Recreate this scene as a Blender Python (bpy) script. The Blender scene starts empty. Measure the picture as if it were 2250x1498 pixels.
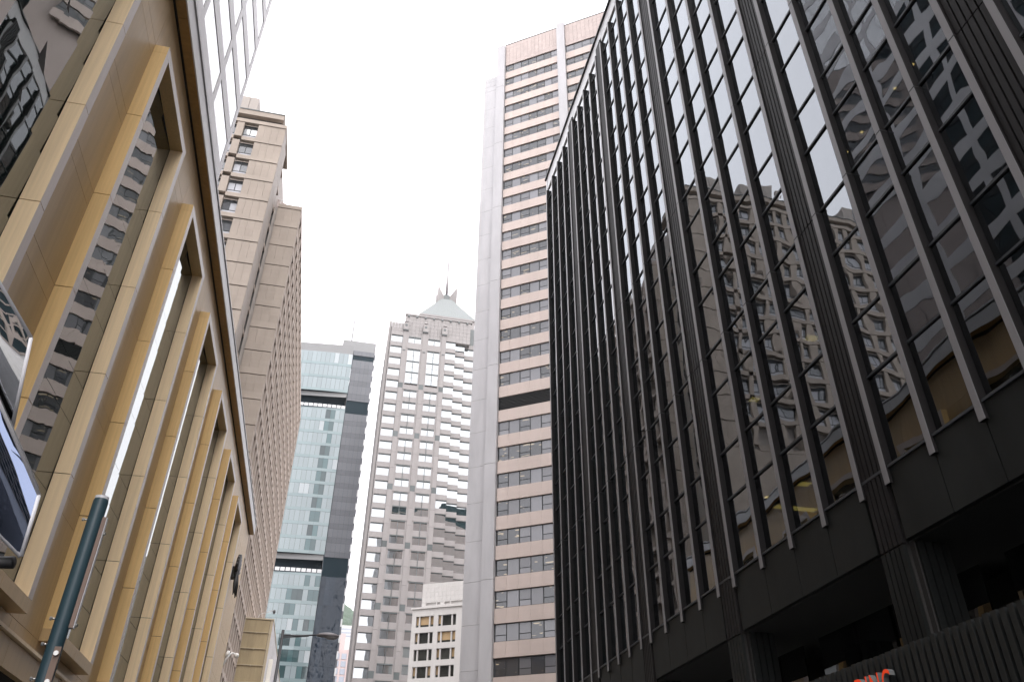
import bpy, bmesh, math, random
from mathutils import Vector, Matrix, noise
random.seed(7)
HAZE = 0.00011                                   # air density per metre
SC = bpy.context.scene
COL = SC.collection
rad = math.radians

# ---------------------------------------------------------------- camera
cam_d = bpy.data.cameras.new("camera"); cam = bpy.data.objects.new("camera", cam_d)
COL.objects.link(cam); SC.camera = cam
cam_d.sensor_width = 36.0; cam_d.lens = 28.0; cam_d.clip_end = 6000; cam_d.clip_start = 0.05
PITCH, ROLL, YAW = rad(34.162), rad(0.62), rad(12.227)
_f = Vector((math.sin(YAW)*math.cos(PITCH), math.cos(YAW)*math.cos(PITCH), math.sin(PITCH)))
_r0 = Vector((math.cos(YAW), -math.sin(YAW), 0)); _u0 = _r0.cross(_f)
_r = math.cos(ROLL)*_r0 + math.sin(ROLL)*_u0; _u = -math.sin(ROLL)*_r0 + math.cos(ROLL)*_u0
cam.matrix_world = Matrix(((_r.x,_u.x,-_f.x,0),(_r.y,_u.y,-_f.y,0),(_r.z,_u.z,-_f.z,1.6),(0,0,0,1)))

# ---------------------------------------------------------------- world, sun, exposure
SUN_AZ, SUN_EL = rad(166), rad(55)          # behind the camera, a little to the right, bright part of the overcast
w = bpy.data.worlds.new("World"); SC.world = w; w.use_nodes = True
nt = w.node_tree; bg = nt.nodes["Background"]
sky = nt.nodes.new("ShaderNodeTexSky"); sky.sky_type = 'NISHITA'; sky.sun_disc = False
sky.sun_elevation = SUN_EL; sky.sun_rotation = SUN_AZ; sky.air_density = 1.0; sky.dust_density = 6.0; sky.ozone_density = 1.0
hs = nt.nodes.new("ShaderNodeHueSaturation"); hs.inputs["Saturation"].default_value = 0.25
tc = nt.nodes.new("ShaderNodeTexCoord"); cn = nt.nodes.new("ShaderNodeTexNoise")
cn.inputs["Scale"].default_value = 2.2; cn.inputs["Detail"].default_value = 4
cr = nt.nodes.new("ShaderNodeMapRange"); cr.inputs[1].default_value = 0.3; cr.inputs[2].default_value = 0.7
cr.inputs[3].default_value = 0.93; cr.inputs[4].default_value = 1.05
cloud = nt.nodes.new("ShaderNodeMix"); cloud.data_type = 'RGBA'; cloud.blend_type = 'MULTIPLY'; cloud.inputs[0].default_value = 1.0
cloud.inputs[6].default_value = (14.2, 14.0, 14.7, 1)
mix = nt.nodes.new("ShaderNodeMix"); mix.data_type = 'RGBA'; mix.inputs[0].default_value = 0.9
nt.links.new(tc.outputs["Generated"], cn.inputs["Vector"]); nt.links.new(cn.outputs["Fac"], cr.inputs[0])
nt.links.new(cr.outputs[0], cloud.inputs[7]); nt.links.new(sky.outputs[0], hs.inputs["Color"])
nt.links.new(hs.outputs[0], mix.inputs[6]); nt.links.new(cloud.outputs[2], mix.inputs[7]); nt.links.new(mix.outputs[2], bg.inputs[0])
bg.inputs[1].default_value = 0.12
sd = bpy.data.lights.new("sun", 'SUN'); sd.energy = 1.5; sd.angle = rad(40); sd.color = (1.0, 0.97, 0.93)
so = bpy.data.objects.new("sun", sd); COL.objects.link(so)
_sd = Vector((math.sin(SUN_AZ)*math.cos(SUN_EL), math.cos(SUN_AZ)*math.cos(SUN_EL), math.sin(SUN_EL)))
so.rotation_euler = _sd.to_track_quat('Z', 'Y').to_euler(); so.location = _sd*300
SC.view_settings.view_transform = 'Standard'; SC.view_settings.look = 'None'
SC.view_settings.exposure = 0.88; SC.view_settings.gamma = 1.0
SC.cycles.max_bounces = 7; SC.cycles.glossy_bounces = 4; SC.cycles.diffuse_bounces = 3
SC.cycles.transparent_max_bounces = 6; SC.cycles.volume_bounces = 0
SC.cycles.sample_clamp_indirect = 6.0

# ---------------------------------------------------------------- materials
MATS = {}
def _n(t, typ, **kw):
    n = t.nodes.new(typ)
    for k, v in kw.items():
        if k in n.inputs: n.inputs[k].default_value = v
        else: setattr(n, k, v)
    return n
def mat(name, col, rough=0.6, var=0.06, grain=None, gamp=0.12, stain=0.0, metal=0.0, ior=1.45, spec=0.5, bump=0.0, bscale=30.0, bdetail=4.0):
    """opaque surface: colour varies a little per object, along a grain and in soft stains (all in world space)"""
    m = bpy.data.materials.new(name); m.use_nodes = True; t = m.node_tree; b = t.nodes["Principled BSDF"]
    b.inputs["Roughness"].default_value = rough; b.inputs["Metallic"].default_value = metal
    b.inputs["IOR"].default_value = ior; b.inputs["Specular IOR Level"].default_value = spec
    geo = _n(t, "ShaderNodeNewGeometry"); oi = _n(t, "ShaderNodeObjectInfo")
    val = _n(t, "ShaderNodeMapRange"); t.links.new(oi.outputs["Random"], val.inputs[0])
    val.inputs[3].default_value = 1-var; val.inputs[4].default_value = 1+var
    cur = val.outputs[0]
    def mul(a, bsock):
        q = _n(t, "ShaderNodeMath", operation='MULTIPLY'); t.links.new(a, q.inputs[0]); t.links.new(bsock, q.inputs[1]); return q.outputs[0]
    if grain:
        mp = _n(t, "ShaderNodeMapping"); mp.inputs["Scale"].default_value = grain; t.links.new(geo.outputs["Position"], mp.inputs[0])
        nz = _n(t, "ShaderNodeTexNoise", Scale=1.0, Detail=3.0); t.links.new(mp.outputs[0], nz.inputs["Vector"])
        r = _n(t, "ShaderNodeMapRange"); r.inputs[1].default_value = .25; r.inputs[2].default_value = .75
        r.inputs[3].default_value = 1-gamp; r.inputs[4].default_value = 1+gamp
        t.links.new(nz.outputs["Fac"], r.inputs[0]); cur = mul(cur, r.outputs[0])
    if stain:
        mp = _n(t, "ShaderNodeMapping"); mp.inputs["Scale"].default_value = (.55, .55, .12); t.links.new(geo.outputs["Position"], mp.inputs[0])
        nz = _n(t, "ShaderNodeTexNoise", Scale=1.6, Detail=6.0, Roughness=.62); t.links.new(mp.outputs[0], nz.inputs["Vector"])
        r = _n(t, "ShaderNodeMapRange"); r.inputs[1].default_value = .35; r.inputs[2].default_value = .7
        r.inputs[3].default_value = 1.0+stain*.3; r.inputs[4].default_value = 1.0-stain
        t.links.new(nz.outputs["Fac"], r.inputs[0]); cur = mul(cur, r.outputs[0])
    mx = _n(t, "ShaderNodeMix", data_type='RGBA', blend_type='MULTIPLY'); mx.inputs[0].default_value = 1
    mx.inputs[6].default_value = (*col, 1); t.links.new(cur, mx.inputs[7]); t.links.new(mx.outputs[2], b.inputs["Base Color"])
    if bump:
        nz = _n(t, "ShaderNodeTexNoise", Scale=bscale, Detail=bdetail); t.links.new(geo.outputs["Position"], nz.inputs["Vector"])
        bp = _n(t, "ShaderNodeBump", Distance=bump); t.links.new(nz.outputs["Fac"], bp.inputs["Height"]); t.links.new(bp.outputs[0], b.inputs["Normal"])
    MATS[name] = m; return m
def glass(name, base, ior=2.0, rough=0.012, wave=0.004, wscale=0.9, var=0.25, tint=(1, 1, 1), see=None, metal=0.0):
    """coated window glass: mirror-like, each sheet slightly warped in its own way; see = colour let through"""
    m = bpy.data.materials.new(name); m.use_nodes = True; t = m.node_tree; b = t.nodes["Principled BSDF"]
    geo = _n(t, "ShaderNodeNewGeometry"); oi = _n(t, "ShaderNodeObjectInfo")
    add = _n(t, "ShaderNodeMath", operation='ADD'); t.links.new(oi.outputs["Random"], add.inputs[0]); t.links.new(geo.outputs["Random Per Island"], add.inputs[1])
    m40 = _n(t, "ShaderNodeMath", operation='MULTIPLY'); m40.inputs[1].default_value = 57.0; t.links.new(add.outputs[0], m40.inputs[0])
    nz = _n(t, "ShaderNodeTexNoise", noise_dimensions='4D', Scale=wscale, Detail=1.2, Roughness=.4)
    t.links.new(geo.outputs["Position"], nz.inputs["Vector"]); t.links.new(m40.outputs[0], nz.inputs["W"])
    bp = _n(t, "ShaderNodeBump", Distance=wave); t.links.new(nz.outputs["Fac"], bp.inputs["Height"])
    if see is None:
        b.inputs["Metallic"].default_value = metal; b.inputs["Roughness"].default_value = rough; b.inputs["IOR"].default_value = ior; b.inputs["Specular Tint"].default_value = (*tint, 1)
        fr = _n(t, "ShaderNodeMath", operation='FRACT'); t.links.new(m40.outputs[0], fr.inputs[0])
        r = _n(t, "ShaderNodeMapRange"); r.inputs[3].default_value = 1-var; r.inputs[4].default_value = 1+var; t.links.new(fr.outputs[0], r.inputs[0])
        mx = _n(t, "ShaderNodeMix", data_type='RGBA', blend_type='MULTIPLY'); mx.inputs[0].default_value = 1
        mx.inputs[6].default_value = (*base, 1); t.links.new(r.outputs[0], mx.inputs[7]); t.links.new(mx.outputs[2], b.inputs["Base Color"])
        t.links.new(bp.outputs[0], b.inputs["Normal"])
    else:
        gl = _n(t, "ShaderNodeBsdfGlossy", Roughness=rough); gl.inputs["Color"].default_value = (*tint, 1); t.links.new(bp.outputs[0], gl.inputs["Normal"])
        tr = _n(t, "ShaderNodeBsdfTransparent"); tr.inputs["Color"].default_value = (*see, 1)
        fn = _n(t, "ShaderNodeFresnel", IOR=ior); t.links.new(bp.outputs[0], fn.inputs["Normal"])
        ms = _n(t, "ShaderNodeMixShader"); inv = _n(t, "ShaderNodeMath", operation='SUBTRACT'); inv.inputs[0].default_value = 1.0; t.links.new(geo.outputs["Backfacing"], inv.inputs[1])
        fm = _n(t, "ShaderNodeMath", operation='MULTIPLY'); t.links.new(fn.outputs[0], fm.inputs[0]); t.links.new(inv.outputs[0], fm.inputs[1])
        t.links.new(fm.outputs[0], ms.inputs[0]); t.links.new(tr.outputs[0], ms.inputs[1]); t.links.new(gl.outputs[0], ms.inputs[2])
        t.links.new(ms.outputs[0], t.nodes["Material Output"].inputs[0])
    MATS[name] = m; return m
def emit(name, col, s):
    m = bpy.data.materials.new(name); m.use_nodes = True; b = m.node_tree.nodes["Principled BSDF"]
    b.inputs["Base Color"].default_value = (*col, 1); b.inputs["Emission Color"].default_value = (*col, 1); b.inputs["Emission Strength"].default_value = s
    MATS[name] = m; return m

mat('asphalt', (.05, .05, .052), .9, stain=.3, bump=.004, bscale=60)
mat('paving', (.28, .27, .25), .85, stain=.25)
mat('kerb', (.33, .32, .3), .85)
mat('joint', (.028, .026, .024), .8, var=0)
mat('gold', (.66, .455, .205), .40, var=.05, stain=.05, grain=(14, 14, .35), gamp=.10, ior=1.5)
mat('gold_lit', (.78, .60, .38), .40, var=.05, stain=.05, grain=(14, 14, .35), gamp=.09, ior=1.5)  # gold with the light on the far jamb reveals put into its colour
mat('mauve_face', (0.494, 0.418, 0.38), .36, var=.04, stain=.05, grain=(14, 14, .35), gamp=.05, ior=1.5)
mat('gold_shaded', (.49, .335, .165), .42, var=.05, stain=.06, grain=(6, 6, .25), gamp=.08, ior=1.5)  # same gold cladding, the shade of the recessed walls put into the colour
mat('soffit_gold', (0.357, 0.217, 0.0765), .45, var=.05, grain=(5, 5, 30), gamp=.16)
mat('silver', (0.56, 0.552, 0.56), .38, var=.04, ior=1.5)
glass('podium_glass', (.006, .010, .009), ior=3.3, wave=.0042, wscale=.75, tint=(.93, .97, .96))
mat('frame_black', (.018, .018, .018), .5)
mat('stone_white', (0.577, 0.562, 0.573), .55, var=.03, stain=.06)
glass('white_tower_glass', (.03, .035, .04), ior=4.2, wave=.003, wscale=.6)
mat('beige', (.335, .282, .238), .72, var=.035, stain=.10, grain=(.6, .6, 4), gamp=.03)
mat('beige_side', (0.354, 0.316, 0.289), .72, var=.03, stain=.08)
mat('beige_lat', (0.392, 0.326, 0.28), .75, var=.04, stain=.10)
mat('recess', (.085, .08, .075), .8)
glass('beige_glass', (.05, .055, .06), ior=2.0, wave=.002)
mat('window_black', (.02, .023, .026), .5)
mat('pale_blind', (0.413, 0.42, 0.45), .6, var=.1)
mat('podium_tan', (0.399, 0.315, 0.191), .7, var=.05, stain=.28, grain=(9, 9, .4), gamp=.06)
mat('podium_edge', (.50, .42, .30), .7)
mat('granite_speck', (.44, .42, .42), .6, stain=.2, grain=(3, 3, 3), gamp=.2)
mat('cream_white', (.80, .76, .68), .5)
mat('white_paint', (.82, .81, .80), .5)
mat('core_white', (.43, .42, .43), .65, var=.025, stain=.10)
mat('pink', (.50, .415, .375), .6, var=.035, stain=.06, grain=(.3, .3, 3), gamp=.03)
mat('pink_tile', (0.423, 0.347, 0.32), .55, var=.05, stain=.05)
glass('pink_glass', (0.036, 0.0384, 0.044), ior=1.7, wave=.002, wscale=1.1, var=.5)
glass('pink_blind', (0.152, 0.152, 0.164), ior=1.6, wave=.002, var=.25)
mat('teal_glass', (.012, .026, .030), .6, spec=.2)
def lit_rooms(name, amount):
    t = MATS[name].node_tree; b = t.nodes["Principled BSDF"]; geo = _n(t, "ShaderNodeNewGeometry")
    mp = _n(t, "ShaderNodeMapping"); mp.inputs["Scale"].default_value = (.9, .9, 4.2); t.links.new(geo.outputs["Position"], mp.inputs[0])
    nz = _n(t, "ShaderNodeTexNoise", Scale=1.0, Detail=1.0); t.links.new(mp.outputs[0], nz.inputs["Vector"])
    r = _n(t, "ShaderNodeMapRange"); r.inputs[1].default_value = .655; r.inputs[2].default_value = .68; r.inputs[4].default_value = amount; t.links.new(nz.outputs["Fac"], r.inputs[0])
    b.inputs["Emission Color"].default_value = (1.0, .78, .5, 1); t.links.new(r.outputs[0], b.inputs["Emission Strength"])
lit_rooms('pink_glass', .22)
mat('louvre', (.03, .03, .03), .6)
mat('granite', (0.225, 0.207, 0.201), .5, var=.05, stain=.05)
mat('granite_dark', (.075, .085, .085), .45, var=.25)
glass('grey_glass', (.012, .022, .024), ior=4.2, wave=.012, wscale=.3, var=.3, tint=(.97, 1, 1))
mat('roof_copper', (0.164, 0.179, 0.176), .5, var=.02)
glass('blue_vision', (0.216, 0.259, 0.269), ior=1.7, wave=.003, wscale=.5, var=.07)
glass('blue_clear', (0.0375, 0.075, 0.0788), ior=1.7, wave=.004, wscale=.5, var=.6)
glass('blue_spandrel', (0.19, 0.246, 0.253), ior=1.6, wave=.002, var=.06)
mat('blind_white', (0.368, 0.4, 0.416), .7, var=.05)
mat('blue_core', (0.105, 0.109, 0.121), .4, var=.05)
mat('blue_core_dark', (0.085, 0.0884, 0.0994), .4, var=.05)
glass('core_low', (.018, .028, .042), ior=1.4, wave=.12, wscale=.7, var=.2)
mat('recess_blue', (.005, .017, .024), .6, spec=.2)
mat('soffit_grey', (0.204, 0.204, 0.204), .6)
mat('steel_rail', (.62, .62, .62), .5)
mat('low_white', (0.464, 0.446, 0.428), .6, var=.03, stain=.06)
glass('low_glass', (.035, .035, .03), ior=1.5, wave=.002, var=.5)
mat('blind_tan', (0.336, 0.232, 0.12), .7, var=.2)
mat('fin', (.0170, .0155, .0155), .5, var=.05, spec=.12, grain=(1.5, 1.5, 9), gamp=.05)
mat('fin_lit', (.215, .208, .214), .4, var=.04, spec=.35)  # fin fronts paler: the sky light they catch is in the colour
mat('dark_panel', (0.0158, 0.0173, 0.0165), .5, var=.05, spec=.15, stain=.30, grain=(3, 3, .3), gamp=.08)
mat('dark_soffit', (.03, .03, .03), .7)
glass('dark_glass', (0, 0, 0), ior=2.4, wave=.0115, wscale=.62, tint=(.87, .92, .97), see=(.10, .115, .115))
glass('dark_glass_far', (.006, .010, .011), ior=2.4, wave=.008, wscale=.62, tint=(.90, .92, .97))
glass('shop_glass', (.004, .005, .005), ior=1.5, wave=.004)
mat('transom', (0.04, 0.0432, 0.048), .42, spec=.3)
mat('interior', (.014, .014, .013), .9)
emit('troffer', (1.0, .66, .16), 7.0)
emit('downlight', (1.0, .58, .2), 22.0)
mat('corrugated', (0.015, 0.0169, 0.0169), .5, var=.1)
emit('sign_red', (.55, .040, .008), .42)
mat('sign_grey', (.13, .135, .135), .5)
mat('pole_blue', (0.024, 0.0496, 0.0624), .42, var=0, grain=(2, 2, 2), gamp=.12, spec=.4)
mat('steel', (.45, .44, .42), .3, metal=1.0)
mat('rusty_plate', (0.184, 0.124, 0.096), .55, grain=(4, 4, 1.2), gamp=.2)
mat('lamp_grey', (0.08, 0.08, 0.084), .45)
mat('lamp_head', (0.16, 0.144, 0.148), .40)
mat('lamp_bowl', (.32, .30, .29), .25)
mat('mirror', (.80, .82, .86), .02, metal=1.0, var=0, bump=.022, bscale=2.4, bdetail=.6)
mat('mirror_dim', (.16, .19, .27), .03, metal=1.0, var=0, bump=.022, bscale=2.8, bdetail=.6)
mat('rim_white', (0.64, 0.632, 0.656), .35)
mat('housing', (.015, .015, .016), .5)
mat('emblem', (0.04, 0.0384, 0.04), .5)
mat('hill_green', (0.0385, 0.0665, 0.035), .9, stain=.4, grain=(.03, .03, .03), gamp=.5, bump=6.0, bscale=.06)
mat('far_pink', (0.396, 0.312, 0.3), .7)
mat('far_glass', (.25, .27, .31), .3)

# ---------------------------------------------------------------- builders
POS = {}; MESH = {}
def box_data(bs):
    vs, fs = [], []
    for (x0, x1, y0, y1, z0, z1) in bs:
        o = len(vs)
        vs += [(x0,y0,z0),(x1,y0,z0),(x1,y1,z0),(x0,y1,z0),(x0,y0,z1),(x1,y0,z1),(x1,y1,z1),(x0,y1,z1)]
        fs += [(o,o+3,o+2,o+1),(o+4,o+5,o+6,o+7),(o,o+1,o+5,o+4),(o+1,o+2,o+6,o+5),(o+2,o+3,o+7,o+6),(o+3,o,o+4,o+7)]
    return vs, fs
def link(name, me, parent, loc, rot=None):
    o = bpy.data.objects.new(name, me); COL.objects.link(o)
    o.parent = parent; p = POS.get(parent, Vector((0,0,0))) if parent else Vector((0,0,0))
    o.location = Vector(loc) - p; POS[o] = Vector(loc)
    if rot: o.rotation_euler = rot
    return o
def mesh(vs, fs, m, smooth=False):
    me = bpy.data.meshes.new("m"); me.from_pydata(vs, [], fs); me.validate(); me.update()
    for mm in (m if isinstance(m, (list, tuple)) else [m]): me.materials.append(MATS[mm])
    if smooth:
        for p in me.polygons: p.use_smooth = True
    return me
def box(name, parent, m, x0, x1, y0, y1, z0, z1, rot=None):
    if x1 < x0: x0, x1 = x1, x0
    if y1 < y0: y0, y1 = y1, y0
    d = (round(x1-x0, 4), round(y1-y0, 4), round(z1-z0, 4)); k = (m,)+d
    if k not in MESH:
        a, b, c = d[0]/2, d[1]/2, d[2]/2
        MESH[k] = mesh(*box_data([(-a,a,-b,b,-c,c)]), m)
    return link(name, MESH[k], parent, ((x0+x1)/2, (y0+y1)/2, (z0+z1)/2), rot)
def boxes(name, parent, m, bs, stuff=False):
    if not bs: return None
    c = Vector(((bs[0][0]+bs[0][1])/2, (bs[0][2]+bs[0][3])/2, bs[0][4]))
    vs, fs = box_data([(a-c.x,b-c.x,d-c.y,e-c.y,g-c.z,h-c.z) for (a,b,d,e,g,h) in bs])
    o = link(name, mesh(vs, fs, m), parent, c)
    if stuff: o['kind'] = 'stuff'
    return o
def poly(name, parent, m, vs, fs, smooth=False):
    c = Vector(vs[0]); return link(name, mesh([tuple(Vector(v)-c) for v in vs], fs, m, smooth), parent, c)
def thing(name, label, cat, loc=(0,0,0), rotz=0.0, group=None):
    """Empty at the thing's base; its parts are given in the coordinates of ORIGIN (world) when rotz = 0, else local to it"""
    o = bpy.data.objects.new(name, None); COL.objects.link(o); o.location = loc; o.rotation_euler = (0,0,rotz); o.empty_display_size = .5
    POS[o] = Vector(loc) if rotz == 0 else Vector((0,0,0))
    return tag(o, label, cat, group)
def tag(o, label, cat, group=None):
    o['label'] = label; o['category'] = cat
    if group: o['group'] = group
    return o
def struct(o): o['kind'] = 'structure'; return o
def tube(pts, rads, n=12, cap=True):
    vs, fs = [], []
    for i, p in enumerate(pts):
        p = Vector(p); a = Vector(pts[max(i-1,0)]); b = Vector(pts[min(i+1,len(pts)-1)])
        d = (b-a).normalized(); u = d.orthogonal().normalized() if i == 0 else (u - d*u.dot(d)).normalized(); v = d.cross(u)
        for k in range(n):
            t = 2*math.pi*k/n; vs.append(tuple(p + rads[i]*(math.cos(t)*u + math.sin(t)*v)))
    for i in range(len(pts)-1):
        for k in range(n):
            fs.append((i*n+k, i*n+(k+1)%n, (i+1)*n+(k+1)%n, (i+1)*n+k))
    if cap:
        fs.append(tuple(range(n-1,-1,-1))); fs.append(tuple((len(pts)-1)*n+k for k in range(n)))
    return vs, fs

# ================================================================ the setting
def sheet(name, m, x0, x1, y0, y1, z):
    return struct(link(name, mesh([(x0,y0,z),(x1,y0,z),(x1,y1,z),(x0,y1,z)], [(0,1,2,3)], m), None, (0,0,0)))
sheet('ground', 'paving', -3000, 3000, -3000, 3000, -0.13)
sheet('road', 'asphalt', -5.2, 6.4, -200, 240, -0.126)
for nm, a, b in (('pavement_left', -7.9, -5.35), ('pavement_right', 6.55, 14.4)):
    struct(boxes(nm, None, 'paving', [(a, b, -120, 230, -.125, 0.0)]))
for nm, a, b in (('kerb_left', -5.348, -5.2), ('kerb_right', 6.4, 6.548)):
    struct(boxes(nm, None, 'kerb', [(a, b, -120, 230, -.122, 0.004)]))
# hill far behind the towers
def hill():
    vs, fs = [], []; nx, ny = 70, 26
    for j in range(ny):
        for i in range(nx):
            x = -420 + 900*i/(nx-1); y = 900 + 620*j/(ny-1); t = j/(ny-1)
            ridge = 352*math.exp(-((x-(-8))/210)**2) + 60*math.exp(-((x-330)/160)**2)
            h = ridge*math.sin(min(1, t*1.9)*math.pi/2)**1.2*(1-.35*max(0, t-.6)/.4)
            h += 26*noise.fractal(Vector((x*.011, y*.011, 3.1)), 1.0, 2.1, 5)*min(1, t*3) + 5*noise.noise(Vector((x*.06, y*.06, 0)))*min(1, t*3)
            vs.append((x, y, max(h, -1)-.5))
    for j in range(ny-1):
        for i in range(nx-1):
            a = j*nx+i; fs.append((a, a+1, a+nx+1, a+nx))
    return struct(link('hill', mesh(vs, fs, 'hill_green', True), None, (0,0,0)))
hill()

# ================================================================ golden building, left
GX, GW = -7.5, -7.93                       # front of the frames, wall plane
g = thing('golden_office_building', 'golden clad building with tall projecting window frames along the left side', 'building', (-7.93, 30, 0))
Y_END = 69.7; PIT = 7.42; FW = 4.59; FT = .33
JZ = [7.06, 10.73, 13.95, 17.18, 20.43, 23.74]
GAPJ = .012
boxes('core_wall', g, 'joint', [(-12.8, GW-.07, -12, Y_END-.06, 0, 26.9)])
starts = [18.0 + PIT*i for i in range(-4, 6)]
for i, y0 in enumerate(starts):
    y1 = y0+FW
    fr = boxes('window_frame', g, 'joint', [(GW, GX-.03, y0+.03, y0+FT-.03, JZ[0]+.03, JZ[-1]-.03), (GW, GX-.03, y1-FT+.03, y1-.03, JZ[0]+.03, JZ[-1]-.03)])
    for a, b in zip(JZ[:-1], JZ[1:]):
        lo = a+(GAPJ if a > JZ[0] else FT+.004); hi = b-(GAPJ if b < JZ[-1] else FT+.004)
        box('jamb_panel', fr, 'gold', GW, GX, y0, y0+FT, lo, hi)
        box('jamb_panel', fr, 'gold_lit', GW, GX, y1-FT, y1, lo, hi)
        for ya_ in (y0, y1-FT): box('jamb_face', fr, 'mauve_face', GX-.002, GX+.006, ya_+.002, ya_+FT-.002, lo, hi)
    box('head_panel', fr, 'gold', GW, GX+.002, y0-.002, y1+.002, JZ[-1]-FT, JZ[-1])
    half = (y0+y1)/2
    box('head_face', fr, 'mauve_face', GX+.001, GX+.008, y0, y1, JZ[-1]-FT, JZ[-1]-.002)
    box('sill_panel', fr, 'gold_shaded', GW, GX+.002, y0-.002, half-.006, JZ[0], JZ[0]+FT)
    box('sill_panel', fr, 'gold_shaded', GW, GX+.002, half+.006, y1+.002, JZ[0], JZ[0]+FT)
    # glass sheets with thin black transoms; joints half a floor off the frame joints
    gz = [JZ[0]+FT, 8.9, 10.2, 12.2, 13.35, 15.35, 16.6, 18.55, 19.85, 21.8, JZ[-1]-FT]
    ym = y0+FT+2.2
    lean = (0, rad(1.3 if y0 < 12 else .3), rad(-1.7))
    for a, b in zip(gz[:-1], gz[1:]):
        box('pane', g, 'podium_glass', GW-.07, GW-.04, y0+FT+.012, ym-.012, a+.012, b-.012, lean)
        box('pane', g, 'podium_glass', GW-.07, GW-.04, ym+.012, y1-FT-.012, a+.012, b-.012, lean)
    # wall panels between this frame and the next
    ya, yb = y1, (y0+PIT if i < len(starts)-1 else Y_END)
    cuts = [JZ[0]]
    for z in JZ[1:-1]: cuts += [z-.52, z]
    cuts += [JZ[-1]-.52, JZ[-1]+.02, 26.05]
    nsp = 1 if i < len(starts)-1 else 3
    for k in range(nsp):
        a, b = ya+(yb-ya)*k/nsp, ya+(yb-ya)*(k+1)/nsp
        for z0, z1 in zip(cuts[:-1], cuts[1:]):
            box('wall_panel', g, 'gold_shaded', GW-.06, GW, a+.006, b-.006, z0+.006, z1-.006)
    box('wall_panel', g, 'gold_shaded', GW-.06, GW, y0+.006, y1-.006, JZ[-1]+.026, 26.044)     # above the frame
    for k in range(3):                                                                         # below the frames
        a, b = y0+PIT*k/3, min(y0+PIT*(k+1)/3, Y_END)
        if a < b:
            box('plinth_panel', g, 'gold_shaded', GW-.06, GW, a+.006, b-.006, 6.66, 7.054)
            box('plinth_panel', g, 'gold_shaded', GW-.06, GW+.14, a+.006, b-.006, 5.88, 6.54)
            box('shop_pane', g, 'podium_glass', GW-.35, GW-.3, a+.03, b-.03, 3.2, 5.8)
            box('shop_pane', g, 'podium_glass', GW-.35, GW-.3, a+.03, b-.03, .3, 3.1)
box('ledge', g, 'gold_lit', GW, GW+.24, -12, Y_END, 6.56, 6.64)
ev = box('eave', g, 'joint', GW-.05, -7.56, -12, Y_END, 26.23, 26.95)
y = -12.0; k = 0
while y < Y_END-.1:
    e = min(y+2.36, Y_END)
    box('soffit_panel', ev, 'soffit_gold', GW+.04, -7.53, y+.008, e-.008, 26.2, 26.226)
    if k % 3 == 0: box('fascia_panel', ev, 'silver', -7.556, -7.51, y+.006, min(y+7.08, Y_END)-.006, 26.19, 26.93)
    y += 2.36; k += 1
boxes('coping', ev, 'silver', [(-7.9, -7.47, -12, Y_END+.05, 27.03, 27.12)])
boxes('coping_groove', ev, 'housing', [(-7.9, -7.6, -12, Y_END, 26.935, 27.028)])
boxes('end_wall', g, 'gold_shaded', [(-12.8, GW-.005, Y_END-.05, Y_END, 0, 26.2)])
boxes('flat_roof', g, 'paving', [(-12.7, -7.95, -12, Y_END-.1, 26.96, 27.0)])

# scalloped emblem on the end of the golden wall
em = thing('wall_emblem', 'dark ribbed shell shaped emblem fixed high on the end of the golden wall', 'emblem', (-7.9, 63.4, 20.6))
for k in range(11):
    a = rad(-75+15*k); c = Vector((-7.62, 63.4, 20.9))
    tip = c+Vector((.10, math.sin(a)*1.25, math.cos(a)*1.35+.05))
    v, f = tube([c, (c+tip)/2, tip], [.09, .17, .10], 8); poly('rib', em, 'emblem', v, f, True)
for k in range(4):
    c = Vector((-7.55, 63.1+.22*k, 20.9)); tip = Vector((-7.45+.04*k, 62.75+.42*k, 19.1+.2*(k % 2)))
    v, f = tube([c, (c+tip)/2, tip], [.12, .13, .03], 6); poly('tail_blade', em, 'housing', v, f, True)
box('back_plate', em, 'housing', -7.928, -7.7, 63.0, 63.8, 20.5, 21.3)

# white bracket camera on the end of the golden wall
bc = thing('bracket_camera', 'small white bracket with round camera at the corner of the golden building', 'camera', (-7.9, 69.9, 16.0))
v, f = tube([(-7.95,69.8,15.6),(-7.75,69.9,16.2),(-7.45,70.0,16.55),(-7.2,70.1,16.5)], [.09,.09,.08,.07], 8); poly('arm', bc, 'white_paint', v, f, True)
v, f = tube([(-7.9,69.8,16.2),(-7.7,69.9,16.6),(-7.62,69.9,16.62)], [.12,.16,.05], 8); poly('mount', bc, 'white_paint', v, f, True)
bm = bmesh.new(); bmesh.ops.create_icosphere(bm, subdivisions=2, radius=.2); me = bpy.data.meshes.new('m'); bm.to_mesh(me); bm.free(); me.materials.append(MATS['white_paint'])
for p_ in me.polygons: p_.use_smooth = True
link('dome', me, bc, (-7.1,70.1,16.4))

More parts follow.
